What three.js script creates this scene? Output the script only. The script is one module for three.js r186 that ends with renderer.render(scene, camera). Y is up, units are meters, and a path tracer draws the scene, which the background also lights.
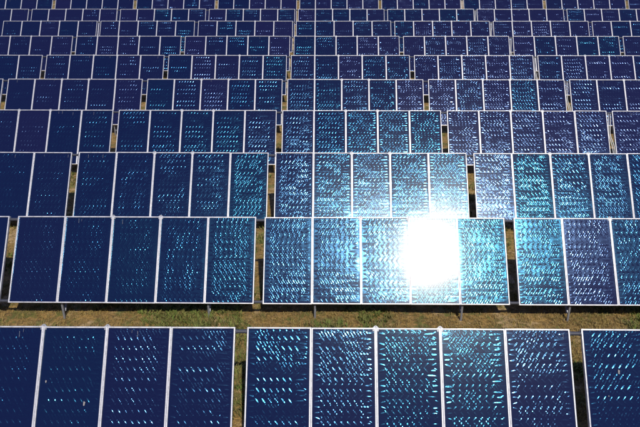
import * as THREE from 'three';
import { mergeGeometries, toCreasedNormals } from 'three/addons/utils/BufferGeometryUtils.js';

// ---------------------------------------------------------------- camera, sky, sun, exposure
const RAD = Math.PI / 180;
const PITCH = 1.17;                                  // width of one collector panel
const LENGTH = 1.815 * PITCH;                        // its length along the slope
const TILT = 50.495 * RAD;                           // slope of the panels
const SKEW = 0.9 * RAD;                              // rows stand slightly askew to the columns
const EDGE = 0.412 * PITCH;                          // height of the lower panel edge above the ground
const TOP = EDGE + LENGTH * Math.sin(TILT);
const ROW_PITCH = 3.991 * PITCH;
const FIRST_ROW = 8.787 * PITCH;                     // distance from the camera to the upper edge of the front row
const ROWS = 10;

const scene = new THREE.Scene();
const camera = new THREE.PerspectiveCamera(34.945, 1024 / 683, 0.1, 3000);
camera.position.set(0, 6.107 * PITCH + TOP, 0);
camera.rotation.order = 'YXZ';
camera.rotation.set(-25.199 * RAD, -0.2 * RAD, -0.1 * RAD);
camera.updateMatrixWorld(); camera.updateProjectionMatrix();

const sunDirection = new THREE.Vector3().setFromSphericalCoords(1, (90 - 49.84) * RAD, 12.48 * RAD);
// clear deep-blue sky, the same all the way round: paler towards the horizon, a little brighter round the sun
{
  const w = 512, h = 256, data = new Float32Array(w * h * 4), d = new THREE.Vector3();
  for (let j = 0; j < h; j++) for (let i = 0; i < w; i++) {
    const el = ((j + 0.5) / h - 0.5) * Math.PI, az = ((i + 0.5) / w - 0.5) * 2 * Math.PI;
    d.set(Math.cos(el) * Math.cos(az), Math.sin(el), Math.cos(el) * Math.sin(az));
    const low = Math.exp(-Math.max(0, d.y) * 4.2), glow = Math.exp(-Math.acos(Math.min(1, d.dot(sunDirection))) / 0.16), o = (j * w + i) * 4;
    data[o] = 0.08 + 0.26 * low + 0.04 * glow; data[o + 1] = 0.13 + 0.32 * low + 0.04 * glow; data[o + 2] = 0.42 + 0.26 * low + 0.04 * glow; data[o + 3] = 1;
  }
  const t = new THREE.DataTexture(data, w, h, THREE.RGBAFormat, THREE.FloatType);
  t.mapping = THREE.EquirectangularReflectionMapping; t.magFilter = t.minFilter = THREE.LinearFilter; t.needsUpdate = true;
  scene.background = scene.environment = t;
}

const sun = new THREE.DirectionalLight(new THREE.Color().setRGB(1, 0.955, 0.89), 4.2);
sun.name = 'sun';
sun.position.copy(sunDirection).multiplyScalar(120).add(new THREE.Vector3(0, 0, -30));
sun.target.position.set(0, 0, -30);
sun.castShadow = true;
sun.shadow.mapSize.set(4096, 4096);
Object.assign(sun.shadow.camera, { left: -45, right: 45, top: 45, bottom: -45, near: 1, far: 300 });
scene.add(sun, sun.target);

const renderer = new THREE.WebGLRenderer({ antialias: true });
renderer.setSize(1024, 683);
renderer.toneMapping = THREE.LinearToneMapping;
renderer.toneMappingExposure = 0.95;
renderer.shadowMap.enabled = true;

// ---------------------------------------------------------------- helpers
function randomFrom(seed) {
  let a = seed >>> 0;
  return () => { a = (a + 0x6D2B79F5) | 0; let t = Math.imul(a ^ (a >>> 15), 1 | a); t = (t + Math.imul(t ^ (t >>> 7), 61 | t)) ^ t; return ((t ^ (t >>> 14)) >>> 0) / 4294967296; };
}
const hash = (x, y, s) => { let h = Math.imul(x, 374761393) + Math.imul(y, 668265263) + Math.imul(s, 2147483647 ^ 0x5bd1e995); h = Math.imul(h ^ (h >>> 13), 1274126177); return ((h ^ (h >>> 16)) >>> 0) / 4294967296; };
function noise(x, y, seed, wrap = 0) {               // value noise, 0 to 1; wrap > 0 makes it tile
  const xi = Math.floor(x), yi = Math.floor(y), fx = x - xi, fy = y - yi;
  const u = fx * fx * fx * (fx * (fx * 6 - 15) + 10), v = fy * fy * fy * (fy * (fy * 6 - 15) + 10);
  const m = wrap ? (k) => ((k % wrap) + wrap) % wrap : (k) => k;
  const a = hash(m(xi), m(yi), seed), b = hash(m(xi + 1), m(yi), seed), c = hash(m(xi), m(yi + 1), seed), d = hash(m(xi + 1), m(yi + 1), seed);
  return a + (b - a) * u + (c - a) * v + (a - b - c + d) * u * v;
}
const smooth = (a, b, x) => { const t = Math.min(1, Math.max(0, (x - a) / (b - a))); return t * t * (3 - 2 * t); };
const rgb = (r, g, b) => new THREE.Color().setRGB(r, g, b);
function mesh(name, geometry, material, parent) {
  const m = new THREE.Mesh(geometry, material);
  m.name = name; m.castShadow = m.receiveShadow = true;
  (parent ?? scene).add(m);
  return m;
}
const ROW_RISE = [0.014, 0.015, -0.02, -0.066, -0.07, -0.035, 0.026, 0.075, 0.10, 0.115];   // the field is not quite level
function groundHeight(x, z) {
  const t = Math.min(ROWS - 1, Math.max(0, (-z - FIRST_ROW + LENGTH * Math.cos(TILT) * 0.5) / ROW_PITCH)), k = Math.min(ROWS - 2, Math.floor(t));
  const near = Math.max(0, 1 - Math.hypot(x, z + 30) / 80);
  return (ROW_RISE[k] + (ROW_RISE[k + 1] - ROW_RISE[k]) * (t - k)) * near;
}

const groundRelief = (x, z) => Math.abs(x) < 41 && z > -63 && z < 13 ? 0.05 * (noise(x * 0.9, z * 0.9, 21) - 0.5) + 0.02 * (noise(x * 2.3, z * 2.3, 22) - 0.5) : 0;

// ---------------------------------------------------------------- ground
const TILE_PIXELS = 1024;
function groundTexture() {                           // dry grass thatch, sandy bare patches, green growth; one tile is 7 m
  const n = TILE_PIXELS, data = new Uint8Array(n * n * 4), bump = new Uint8Array(n * n * 4);
  const straw = [148, 118, 64], brown = [94, 75, 39], sand = [170, 144, 104], green = [74, 84, 32];
  for (let y = 0; y < n; y++) for (let x = 0; x < n; x++) {
    const s = (f, seed) => noise(x / n * f, y / n * f, seed, f);
    const coarse = 0.6 * s(16, 1) + 0.4 * s(48, 2), fine = 0.5 * s(200, 3) + 0.5 * s(512, 4);
    const bare = smooth(0.58, 0.72, 0.55 * s(14, 5) + 0.3 * s(60, 6) + 0.15 * fine), grow = smooth(0.55, 0.7, 0.5 * s(20, 7) + 0.3 * s(90, 8) + 0.2 * fine);
    const stalk = noise(x / n * 340, y / n * 70, 9, 340) * 0.5 + noise(x / n * 70, y / n * 340, 10, 340) * 0.5;
    for (let k = 0; k < 3; k++) {
      let c = brown[k] + (straw[k] - brown[k]) * smooth(0.2, 0.75, 0.35 * coarse + 0.4 * fine + 0.35 * stalk);
      c += (sand[k] - c) * bare * 0.8; c += (green[k] - c) * grow * 0.65;
      data[(y * n + x) * 4 + k] = Math.max(0, Math.min(255, c * (0.86 + 0.28 * fine)));
      bump[(y * n + x) * 4 + k] = 255 * Math.min(1, 0.35 * coarse + 0.35 * fine + 0.3 * stalk);
    }
    data[(y * n + x) * 4 + 3] = bump[(y * n + x) * 4 + 3] = 255;
  }
  return [data, bump].map((d, i) => {
    const t = new THREE.DataTexture(d, n, n);
    t.wrapS = t.wrapT = THREE.RepeatWrapping; t.magFilter = THREE.LinearFilter; t.minFilter = THREE.LinearMipmapLinearFilter; t.generateMipmaps = true;
    if (!i) t.colorSpace = THREE.SRGBColorSpace;
    t.needsUpdate = true; return t;
  });
}
{
  const xs = [-900, -300, -100, -60], zs = [-1200, -400, -120, -80];
  for (let x = -40; x <= 40; x += 0.5) xs.push(x);
  for (let z = -62; z <= 12; z += 0.4) zs.push(z);
  xs.push(60, 100, 300, 900); zs.push(30, 80, 300, 900);
  const position = [], uv = [], index = [];
  for (const z of zs) for (const x of xs) {
    position.push(x, groundHeight(x, z) + groundRelief(x, z) - 0.01, z); uv.push(x / 7, -z / 7);
  }
  for (let j = 0; j + 1 < zs.length; j++) for (let i = 0; i + 1 < xs.length; i++) {
    const a = j * xs.length + i, b = a + xs.length;
    index.push(a, b, a + 1, a + 1, b, b + 1);
  }
  const g = new THREE.BufferGeometry();
  g.setAttribute('position', new THREE.Float32BufferAttribute(position, 3));
  g.setAttribute('uv', new THREE.Float32BufferAttribute(uv, 2));
  g.setIndex(index); g.computeVertexNormals();
  const [map, bumpMap] = groundTexture();
  const ground = mesh('ground', g, new THREE.MeshStandardMaterial({ name: 'dry_ground', map, bumpMap, bumpScale: 0.03, roughness: 1 }));
  ground.userData = { kind: 'structure', label: 'dry yellow grass ground with green patches between the array rows', category: 'ground' };
}

// ---------------------------------------------------------------- materials of the collectors
const BAR = 0.028, INNER_W = PITCH - 0.0015 - 2 * BAR, INNER_L = LENGTH - 2 * BAR;
const frameGrime = (() => {                           // faint mottling of the anodised bars; one tile is 0.7 m
  const n = 256, d = new Uint8Array(n * n * 4);
  for (let y = 0; y < n; y++) for (let x = 0; x < n; x++) {
    const v = 0.5 * noise(x / n * 10, y / n * 10, 51, 10) + 0.3 * noise(x / n * 40, y / n * 40, 52, 40) + 0.2 * noise(x / n * 128, y / n * 128, 53, 128), o = (y * n + x) * 4;
    const c = 255 * (0.9 + 0.1 * smooth(0.25, 0.6, v)) * (v < 0.3 ? 0.93 : 1);
    d[o] = c; d[o + 1] = c * 0.995; d[o + 2] = c * 0.98; d[o + 3] = 255;
  }
  const t = new THREE.DataTexture(d, n, n);
  t.wrapS = t.wrapT = THREE.RepeatWrapping; t.magFilter = THREE.LinearFilter; t.colorSpace = THREE.SRGBColorSpace; t.repeat.set(1 / 0.7, 1 / 0.7); t.needsUpdate = true;
  return t;
})();
const material = {
  frame: new THREE.MeshPhysicalMaterial({ name: 'white_aluminium', color: rgb(0.54, 0.54, 0.565), map: frameGrime, roughness: 0.42, metalness: 0.2, clearcoat: 0.6, clearcoatRoughness: 0.16 }),
  glass: new THREE.MeshPhysicalMaterial({ name: 'solar_glass', color: rgb(1, 1, 1), roughness: 0.06, metalness: 0, transmission: 1, thickness: 0, ior: 1.5 }),
  steel: new THREE.MeshStandardMaterial({ name: 'galvanised_steel', color: rgb(0.27, 0.275, 0.29), roughness: 0.5, metalness: 0.4 }),
  pipe: new THREE.MeshStandardMaterial({ name: 'dark_pipe_jacket', color: rgb(0.045, 0.047, 0.06), roughness: 0.55 }),
  hose: new THREE.MeshStandardMaterial({ name: 'pale_hose', color: rgb(0.62, 0.61, 0.57), roughness: 0.5 }),
  dirt: new THREE.MeshStandardMaterial({ name: 'dried_dirt', color: rgb(0.17, 0.18, 0.21), roughness: 0.95 }),
  dropping: new THREE.MeshStandardMaterial({ name: 'bird_lime', color: rgb(0.27, 0.25, 0.235), roughness: 0.95 }),
};
// The absorber sheet under the glass is embossed: eleven bands, each of two rows of slanting bumps that lean one way and then the other,
// longer level bumps towards both sides, and a shallow crease between the bands.
function embossing(seed) {
  const w = 448, h = 832, height = new Float32Array(w * h), data = new Float32Array(w * h * 4), r = randomFrom(seed * 977 + 5);
  const bands = 11.2, row = INNER_L / bands / 2, step = 0.118, px = w / INNER_W, py = h / INNER_L;
  const bump = (x0, y0, turn, long, wide, tall) => {
    const c = Math.cos(turn), s = Math.sin(turn), reach = Math.max(long, wide);
    for (let j = Math.max(0, Math.floor((y0 - reach) * py)); j <= Math.min(h - 1, (y0 + reach) * py); j++) for (let i = Math.max(0, Math.floor((x0 - reach) * px)); i <= Math.min(w - 1, (x0 + reach) * px); i++) {
      const x = (i + 0.5) / px - x0, y = (j + 0.5) / py - y0, a = (x * c + y * s) / long, b = (y * c - x * s) / wide, q = a * a * a * a * 0.4 + a * a * 0.6 + b * b;
      if (q < 1) height[j * w + i] += tall * (1 - q) * (1 - q);
    }
  };
  for (let k = 0; k < bands * 2; k++) {
    const y = (k + 0.5) * row + (r() - 0.5) * 0.006, lean = k % 2 ? 1 : -1, deep = 0.0043 * (0.3 + 0.78 * r() ** 0.8), tip = (r() - 0.5) * 0.3;
    const from = 0.14 + 0.05 * r(), to = INNER_W - 0.14 - 0.13 * r();
    let x = from + (k & 2 ? 0 : 0.02) * r();
    for (; x < to; x += step) bump(x + (r() - 0.5) * 0.006, y, lean * (0.92 + tip * 0.4 + (r() - 0.5) * 0.08), 0.078, 0.0235, 0.9 * deep * (0.85 + 0.3 * r()));
    const rest = INNER_W - 0.03 - (x - step * 0.45), half = rest / 2;
    if (r() < 0.85) bump(INNER_W - 0.03 - half, y + (r() - 0.5) * 0.012, (r() - 0.5) * 0.16, half, 0.026, deep * 0.6);
    if (r() < 0.6) bump(INNER_W - 0.075, y + row * 0.3, 0.5 * lean, 0.045, 0.02, deep * 0.45);
    if (r() < 0.85) bump(0.085, y + (r() - 0.5) * 0.012, -0.35 * lean * r(), 0.07, 0.024, deep * 0.6);
  }
  for (let j = 0; j < h; j++) for (let i = 0; i < w; i++) {
    const x = (i + 0.5) / px, y = (j + 0.5) / py, k = Math.round(y / row / 2), crease = (y - k * row * 2) / 0.012;
    let v = height[j * w + i] * smooth(0, 0.025, Math.min(y, INNER_L - y)) * (0.7 + 0.5 * noise(x * 2.6, y * 3.1, seed + 70));
    // a finer ripple follows the same herringbone
    const fold = x + 0.62 * row * Math.abs(((y / row) % 2) - 1), e = Math.min(x, INNER_W - x);
    v += 0.00082 * Math.sin(fold * 2 * Math.PI / (step / 2)) * smooth(0.06, 0.17, e) * smooth(0.35, 0.62, noise(x * 4.3, y * 6.5, seed + 20));
    v -= 0.00035 * Math.exp(-crease * crease) * (0.4 + 0.9 * noise(x * 5, k * 3.1, seed + 30));
    // the sheet itself is never quite flat
    v += 0.0042 * (noise(x * 3.2, y * 3.2, seed + 60) - 0.5) + 0.0012 * (noise(x * 9, y * 11, seed + 80) - 0.5) + 0.00018 * (noise(x * 60, y * 75, seed + 90) - 0.5);
    height[j * w + i] = v;
  }
  const dx = INNER_W / w, dy = INNER_L / h, at = (i, j) => height[Math.min(h - 1, Math.max(0, j)) * w + Math.min(w - 1, Math.max(0, i))];
  for (let j = 0; j < h; j++) for (let i = 0; i < w; i++) {
    const nx = -(at(i + 1, j) - at(i - 1, j)) / (2 * dx), ny = -(at(i, j + 1) - at(i, j - 1)) / (2 * dy), l = Math.hypot(nx, ny, 1), o = (j * w + i) * 4;
    data[o] = 0.5 + 0.5 * nx / l; data[o + 1] = 0.5 + 0.5 * ny / l; data[o + 2] = 0.5 + 0.5 / l; data[o + 3] = 1;
  }
  const t = new THREE.DataTexture(data, w, h, THREE.RGBAFormat, THREE.FloatType);
  t.magFilter = THREE.LinearFilter; t.minFilter = THREE.LinearFilter; t.needsUpdate = true;
  return t;
}
const EMBOSSED = [1, 2, 3, 4, 5, 6, 7, 8, 9].map(embossing);
const COATINGS = {                                    // selective coatings: some batches are blue, some lean to violet
  // body colour, then the tint of the mirror-like sheen
  blue: [[0.0020, 0.0036, 0.0245, 0.11, 0.58, 1], [0.0020, 0.0033, 0.0235, 0.10, 0.53, 1], [0.0018, 0.0039, 0.0245, 0.11, 0.61, 1], [0.0021, 0.0033, 0.0235, 0.11, 0.50, 1]],
  navy: [[0.0029, 0.0035, 0.0235, 0.15, 0.53, 1], [0.0034, 0.0035, 0.0235, 0.18, 0.52, 1], [0.0026, 0.0035, 0.0235, 0.13, 0.54, 1]],
  violet: [[0.0052, 0.0042, 0.026, 0.27, 0.50, 1], [0.0046, 0.0040, 0.0245, 0.22, 0.49, 1], [0.0058, 0.0045, 0.0275, 0.31, 0.50, 1]],
};
const absorberMaterials = {};
function absorberMaterial(kind, tone, relief) {
  const key = `${kind}_${tone}_${relief}`;
  return absorberMaterials[key] ??= new THREE.MeshPhysicalMaterial({ name: `${kind}_absorber`, color: rgb(...COATINGS[kind][tone].slice(0, 3)), specularColor: rgb(...COATINGS[kind][tone].slice(3)), metalness: 0, specularIntensity: 1.15, roughness: 0.14, anisotropy: 0.68, clearcoat: 0.11, clearcoatRoughness: 0.2, normalMap: EMBOSSED[relief] });
}

// ---------------------------------------------------------------- geometry shared by all arrays
function frameGeometry() {
  const w = PITCH - 0.0015, b = 0.005, s = new THREE.Shape(), hole = new THREE.Path();
  const corner = (p, x0, y0, x1, y1) => { p.moveTo(x0, y0); p.lineTo(x1, y0); p.lineTo(x1, y1); p.lineTo(x0, y1); p.closePath(); };
  corner(s, -w / 2 + b, b, w / 2 - b, LENGTH - b);
  corner(hole, -w / 2 + BAR - b, BAR - b, w / 2 - BAR + b, LENGTH - BAR + b);
  s.holes.push(hole);
  const depth = 0.078;
  const g = new THREE.ExtrudeGeometry(s, { depth, bevelEnabled: true, bevelThickness: b, bevelSize: b, bevelSegments: 3 });
  g.translate(0, 0, -depth - b);
  const back = new THREE.BoxGeometry(w - 0.04, LENGTH - 0.04, 0.004).toNonIndexed(); back.translate(0, LENGTH / 2, -depth);
  return toCreasedNormals(mergeGeometries([g, back]), 0.7);
}
function channelBar(length, size = 0.044) {           // U-profile of galvanised sheet along +y
  const t = 0.006, s = new THREE.Shape(), a = size / 2;
  [[-a, -a], [a, -a], [a, a * 0.8], [a - t, a * 0.8], [a - t, -a + t], [-a + t, -a + t], [-a + t, a * 0.8], [-a, a * 0.8]].forEach(([x, y], i) => i ? s.lineTo(x, y) : s.moveTo(x, y));
  const g = new THREE.ExtrudeGeometry(s, { depth: length, bevelEnabled: false });
  g.rotateX(-Math.PI / 2);                            // length along +y, open side towards -z
  return g;
}
function tabGeometry() {
  const s = new THREE.Shape(), p = new THREE.Path();
  s.moveTo(-0.055, -0.06); s.lineTo(0.055, -0.06); s.lineTo(0.055, 0.004); s.lineTo(0.018, 0.038); s.quadraticCurveTo(0, 0.046, -0.018, 0.038); s.lineTo(-0.055, 0.004); s.closePath();
  p.absarc(0, 0.021, 0.008, 0, Math.PI * 2, true); s.holes.push(p);
  return new THREE.ExtrudeGeometry(s, { depth: 0.006, bevelEnabled: true, bevelThickness: 0.001, bevelSize: 0.001, bevelSegments: 1, curveSegments: 8 });
}
const WIDTH = 5 * PITCH, slopeUp = new THREE.Vector3(0, Math.sin(TILT), -Math.cos(TILT)), slopeOut = new THREE.Vector3(0, Math.cos(TILT), Math.sin(TILT));
const onSlope = (x, s, n) => new THREE.Vector3(x, EDGE, 0).addScaledVector(slopeUp, s).addScaledVector(slopeOut, n);
const LEAN = -(Math.PI / 2 - TILT);                   // turns a panel's own y to the slope
const FRONT_S = 0.10, REAR_S = 1.62, UNDER = -0.19;
const shape = {
  frame: frameGeometry(),
  absorber: new THREE.BoxGeometry(INNER_W - 0.004, INNER_L - 0.004, 0.002),
  glass: new THREE.PlaneGeometry(INNER_W + 0.002, INNER_L + 0.002),
  purlin: new THREE.BoxGeometry(WIDTH - 0.1, 0.05, 0.07),
  rafter: channelBar(REAR_S - FRONT_S + 0.35, 0.07),
  frontPost: channelBar(EDGE - 0.06 + 0.22),
  rearPost: channelBar(onSlope(0, REAR_S, UNDER).y + 0.22),
  tab: tabGeometry(),
  pipe: new THREE.CylinderGeometry(0.036, 0.036, 0.208, 16).rotateZ(Math.PI / 2),
  collar: new THREE.CylinderGeometry(0.043, 0.043, 0.028, 16).rotateZ(Math.PI / 2),
};
{
  const f = onSlope(0, FRONT_S, UNDER), r = onSlope(0, REAR_S, UNDER), a = new THREE.Vector3(0, 0.12, f.z), b = new THREE.Vector3(0, r.y * 0.72, r.z);
  shape.brace = channelBar(a.distanceTo(b), 0.045);
  shape.braceAt = a; shape.braceTurn = -Math.atan2(-(b.z - a.z), b.y - a.y);
}
function splat(seed, size, drips) {                   // dried bird lime: a lobed flake with a run
  const r = randomFrom(seed), s = new THREE.Shape(), n = 18;
  for (let i = 0; i <= n; i++) {
    const a = i % n / n * Math.PI * 2, down = Math.max(0, -Math.sin(a)) ** 6 * drips, q = size * (0.6 + 0.55 * hash(i % n, seed, 3) + down);
    i ? s.lineTo(Math.cos(a) * q * 0.75, Math.sin(a) * q) : s.moveTo(Math.cos(a) * q * 0.75, Math.sin(a) * q);
  }
  return new THREE.ExtrudeGeometry(s, { depth: 0.0015, bevelEnabled: false });
}
const SPLATS = [splat(1, 0.019, 0.5), splat(2, 0.025, 1.4), splat(3, 0.012, 0.3)];
function runMark(seed) {                              // a thin dried run of dirty water below the upper frame
  const n = 7, l = 0.05 + 0.16 * hash(seed, 2, 1), p = [], q = [];
  for (let i = 0; i <= n; i++) {
    const w = 0.0042 * (0.35 + 0.9 * hash(seed, i, 2)) * (i === n ? 0.2 : 1), x = 0.004 * (hash(seed, i, 5) - 0.5);
    p.push([x - w, -i / n * l]); q.push([x + w, -i / n * l]);
  }
  const s = new THREE.Shape(); [...p, ...q.reverse()].forEach(([x, y], i) => i ? s.lineTo(x, y) : s.moveTo(x, y));
  return new THREE.ExtrudeGeometry(s, { depth: 0.0008, bevelEnabled: false });
}
const RUNS = [1, 2, 3, 4].map(runMark);
const hoseShape = (() => {
  const a = onSlope(0, LENGTH - 0.07, -0.05), at = (s, n, x) => { const v = onSlope(x, s, n); return v; };
  const path = (dx, k) => new THREE.TubeGeometry(new THREE.CatmullRomCurve3([
    at(LENGTH - 0.07, -0.04, dx), at(1.75, -0.10, dx + 0.01), at(1.25, -0.06 - k, dx - 0.035), at(0.75, -0.05, dx + 0.03), at(0.4, -0.03 - k, dx + 0.045), at(0.06, -0.06, dx + 0.02)]), 40, 0.014, 8);
  return [path(-0.03, 0.02), path(0.03, 0.06)];
})();

// ---------------------------------------------------------------- the arrays
const rnd = randomFrom(2024);
let arrays = 0;
function buildArray(row, column, x, z, y) {
  const o = new THREE.Group();
  o.name = arrays ? `solar_array_${String(arrays).padStart(3, '0')}` : 'solar_array'; arrays++;
  scene.add(o);
  o.position.set(x, y, z);
  o.rotation.y = -SKEW + (rnd() - 0.5) * 0.25 * RAD;
  o.rotation.z = (rnd() - 0.5) * 0.18 * RAD;
  const glare = row === 1 && column === 0;
  for (let j = 0; j < 5; j++) {
    const p = mesh('collector_panel', shape.frame, material.frame, o);
    p.position.copy(onSlope((j - 2) * PITCH, 0, 0)).addScaledVector(slopeUp, (rnd() - 0.5) * 0.006).addScaledVector(slopeOut, (rnd() - 0.5) * 0.004);
    let turn = (rnd() - 0.5) * 0.5 * RAD, nod = (rnd() - 0.5) * 0.4 * RAD;
    if (glare) { turn = [0, 0.1, -0.3, 0.05, 0.8][j] * RAD; nod = [0.1, 0, 0, 0, -0.3][j] * RAD; }
    p.rotation.set(LEAN + nod, turn, 0, 'XYZ');
    const violet = rnd() < (row < 2 ? (column > 0 ? 0.15 : 0) : row < 3 ? (column > 0 ? 0.12 : 0.02) : column > 0 ? 0.75 : row < 5 ? 0.1 : 0.4);
    const kind = violet ? 'violet' : rnd() < (row < 2 ? 0.3 : row < 4 ? 0.4 : 0.65) ? 'navy' : 'blue', tone = Math.floor(rnd() * COATINGS[kind].length), relief = Math.floor(rnd() * EMBOSSED.length);
    const a = mesh('absorber', shape.absorber, absorberMaterial(kind, tone, relief), p);
    a.position.set(0, LENGTH / 2, -0.026);
    a.rotation.set((rnd() - 0.5) * 0.9 * RAD, (rnd() - 0.5) * 0.9 * RAD, 0);
    if (row === 2 && column === 0 && (j === 1 || j === 2)) a.rotation.y = 1.4 * RAD;   // two sheets sit slightly askew in their trays
    if (violet) p.userData.label = 'collector panel with a violet tinted absorber';
    const g = mesh('glass', shape.glass, material.glass, p);
    g.position.set(0, LENGTH / 2, -0.007);
    const marks = row < 4 ? (rnd() < 0.4 ? 1 + Math.floor(rnd() * 2.2) : 0) : rnd() < 0.3 ? 1 : 0;
    for (let k = 0; k < marks; k++)
      mesh('water_run_mark', RUNS[Math.floor(rnd() * 4)], material.dirt, p).position.set((rnd() - 0.5) * 0.95, LENGTH - BAR - 0.02 - rnd() * 0.06, -0.006);
    if (rnd() < 0.1) mesh('bird_dropping', SPLATS[2], material.dropping, p).position.set((rnd() - 0.5) * 0.9, 0.3 + rnd() * 1.6, -0.006);
    if (row === 0 && column === -1 && j === 2) mesh('bird_dropping', SPLATS[0], material.dropping, p).position.set(-0.44, 1.15, -0.006);
    if (row === 0 && column === -1 && j === 2) mesh('bird_dropping', SPLATS[1], material.dropping, p).position.set(0.28, 0.78, -0.006);
    if (row === 0 && column === 1 && j === 0) { mesh('bird_dropping', SPLATS[1], material.dropping, p).position.set(0.02, 1.38, -0.006); mesh('bird_dropping', SPLATS[2], material.dropping, p).position.set(-0.2, 0.95, -0.006); }
  }
  for (const s of [0.42, 1.66]) {
    const p = mesh('purlin', shape.purlin, material.steel, o);
    p.position.copy(onSlope(0, s, -0.122)); p.rotation.x = LEAN;
  }
  for (const x0 of [-1.5 * PITCH, 1.5 * PITCH]) {
    const r = mesh('rafter', shape.rafter, material.steel, o);
    r.position.copy(onSlope(x0, FRONT_S + 0.02, UNDER - 0.005)); r.rotation.x = LEAN;
    mesh('front_post', shape.frontPost, material.steel, o).position.set(x0 + 0.07, -0.22, -0.115);
    mesh('rear_post', shape.rearPost, material.steel, o).position.set(x0 + 0.07, -0.22, onSlope(0, REAR_S, UNDER).z);
    const b = mesh('brace', shape.brace, material.steel, o);
    b.position.copy(shape.braceAt).setX(x0 + 0.07); b.rotation.x = shape.braceTurn;
  }
  for (const j of [-0.5, 0.5]) {
    const t = mesh('lifting_tab', shape.tab, material.steel, o);
    t.position.copy(onSlope(j * PITCH, LENGTH, -0.02)); t.rotation.x = LEAN;
  }
  for (const s of [LENGTH - 0.075, 0.05]) {
    const p = mesh('connector_pipe', shape.pipe, material.pipe, o);
    p.position.copy(onSlope(WIDTH / 2 + 0.09 * PITCH, s, -0.05));
    for (const d of [-0.086, 0.086]) mesh('collar', shape.collar, material.pipe, p).position.x = d;
  }
  if (column === 1)
    hoseShape.forEach((g, k) => { const h = mesh('hose', g, material.hose, o); h.position.x = WIDTH / 2 + 0.09 * PITCH + (k ? 0.005 : -0.005); });
  return o;
}
const ORDINAL = ['first', 'second', 'third', 'fourth', 'fifth', 'sixth', 'seventh', 'eighth', 'ninth', 'tenth'];
for (let row = 0; row < ROWS; row++) {
  const found = [];
  for (let column = -8; column <= 7; column++) {
    const x = (-1.127 + 5.18 * column + 2.5) * PITCH, zTop = -(FIRST_ROW + row * ROW_PITCH) + x * Math.tan(SKEW), z = zTop + LENGTH * Math.cos(TILT), y = ROW_RISE[row];
    const box = new THREE.Box2();
    for (const sx of [-WIDTH / 2, WIDTH / 2]) for (const s of [0, LENGTH]) {
      const v = onSlope(x + sx, s, 0); v.y += y; v.z += z; v.project(camera); box.expandByPoint(new THREE.Vector2(v.x, v.y));
    }
    box.intersect(new THREE.Box2(new THREE.Vector2(-1, -1), new THREE.Vector2(1, 1)));
    if (box.max.x - box.min.x > 0.004 && box.max.y - box.min.y > 0.004) found.push([column, x, z, y]);
  }
  found.forEach(([column, x, z, y], k) => {
    const o = buildArray(row, column, x, z, y), last = found.length - 1;
    const where = row === 0 ? 'in the front row' : row === ROWS - 1 ? 'in the farthest visible row' : `in the ${ORDINAL[row]} row from the front`;
    const place = k === 0 ? 'leftmost' : k === last ? 'rightmost' : `${ORDINAL[k]} from the left`;
    o.userData = { category: 'solar array', group: 'solar collector arrays standing in rows on the field', label: row === 1 && column === 0 ? 'solar collector array with blinding white sun glare on its fourth panel' : `blue five-panel solar collector array, ${place} ${where}` };
  });
}

// ---------------------------------------------------------------- grass and weeds between the rows
function tuft(blades, spread, tall, wide, seed) {
  const r = randomFrom(seed), p = [], n = [];
  for (let i = 0; i < blades; i++) {
    const a = r() * 6.283, q = Math.sqrt(r()) * spread, h = tall * (0.45 + 0.75 * r()), b = r() * 6.283, out = h * (0.25 + 0.75 * r()), w = wide * (0.6 + 0.8 * r());
    const x = Math.cos(a) * q, z = Math.sin(a) * q, dx = Math.cos(b), dz = Math.sin(b), px = -dz * w, pz = dx * w;
    const m = [x + dx * out * 0.35, h * 0.6, z + dz * out * 0.35], t = [x + dx * out, h * 0.92, z + dz * out];
    p.push(x - px, -0.02, z - pz, x + px, -0.02, z + pz, m[0] + px * 0.8, m[1], m[2] + pz * 0.8);
    p.push(x - px, -0.02, z - pz, m[0] + px * 0.8, m[1], m[2] + pz * 0.8, m[0] - px * 0.8, m[1], m[2] - pz * 0.8);
    p.push(m[0] - px * 0.8, m[1], m[2] - pz * 0.8, m[0] + px * 0.8, m[1], m[2] + pz * 0.8, ...t);
  }
  const g = new THREE.BufferGeometry();
  g.setAttribute('position', new THREE.Float32BufferAttribute(p, 3)); g.computeVertexNormals();
  return g;
}
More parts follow.
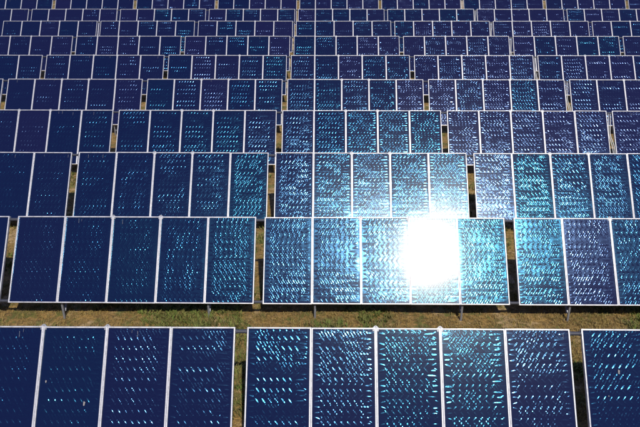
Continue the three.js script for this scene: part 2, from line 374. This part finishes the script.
function scatter(name, geometry, mat, places, label) {
  const m = new THREE.InstancedMesh(geometry, mat, places.length), d = new THREE.Object3D(), c = new THREE.Color();
  m.name = name; m.castShadow = m.receiveShadow = true;
  places.forEach(([x, z, s, turn, col], i) => {
    d.position.set(x, groundHeight(x, z) + groundRelief(x, z) - 0.012, z); d.rotation.set(0, turn, 0); d.scale.set(s, s * (0.8 + 0.4 * hash(i, 1, 7)), s); d.updateMatrix();
    m.setMatrixAt(i, d.matrix); m.setColorAt(i, c.setRGB(...col));
  });
  m.userData = { kind: 'stuff', label, category: 'grass' };
  scene.add(m);
}
{
  const r = randomFrom(77), dry = [], green = [];
  const leaf = new THREE.MeshStandardMaterial({ name: 'grass_blades', color: 0xffffff, roughness: 0.9, side: THREE.DoubleSide });
  for (let row = 0; row < 6; row++) {
    const zNear = -(FIRST_ROW + row * ROW_PITCH), wide = 9 + row * 2.7;
    const count = Math.round(wide * 2 * ROW_PITCH * [330, 120, 70, 45, 35, 30][row]);
    for (let i = 0; i < count; i++) {
      const x = (r() * 2 - 1) * wide, z = zNear - r() * ROW_PITCH + x * Math.tan(SKEW);
      const patch = 0.6 * noise(x * 0.8 + 30, z * 0.8, 31) + 0.4 * noise(x * 2.4, z * 2.4, 32), lush = patch + (row === 0 ? (x < -1.2 ? 0.17 : -0.085) : 0.03);
      const t = r(), turn = r() * 6.283;
      if (lush > 0.6 && r() < 0.75) {
        if (r() < 0.55) green.push([x, z, 0.6 + 0.8 * t, turn, [0.085 + 0.085 * t, 0.115 + 0.075 * r(), 0.02 + 0.018 * t]]);
      } else if (r() < 0.35 + 1.6 * (patch - 0.2)) dry.push([x, z, 0.55 + 0.75 * t, turn, [0.20 + 0.12 * t, 0.145 + 0.085 * t, 0.048 + 0.035 * r()]]);
    }
  }
  scatter('dry_grass', tuft(9, 0.07, 0.072, 0.0038, 5), leaf, dry, 'short dry straw coloured grass on the strips between the rows');
  scatter('green_weeds', tuft(11, 0.055, 0.13, 0.007, 6), leaf, green, 'low green weeds scattered through the dry grass');
}

renderer.render(scene, camera);
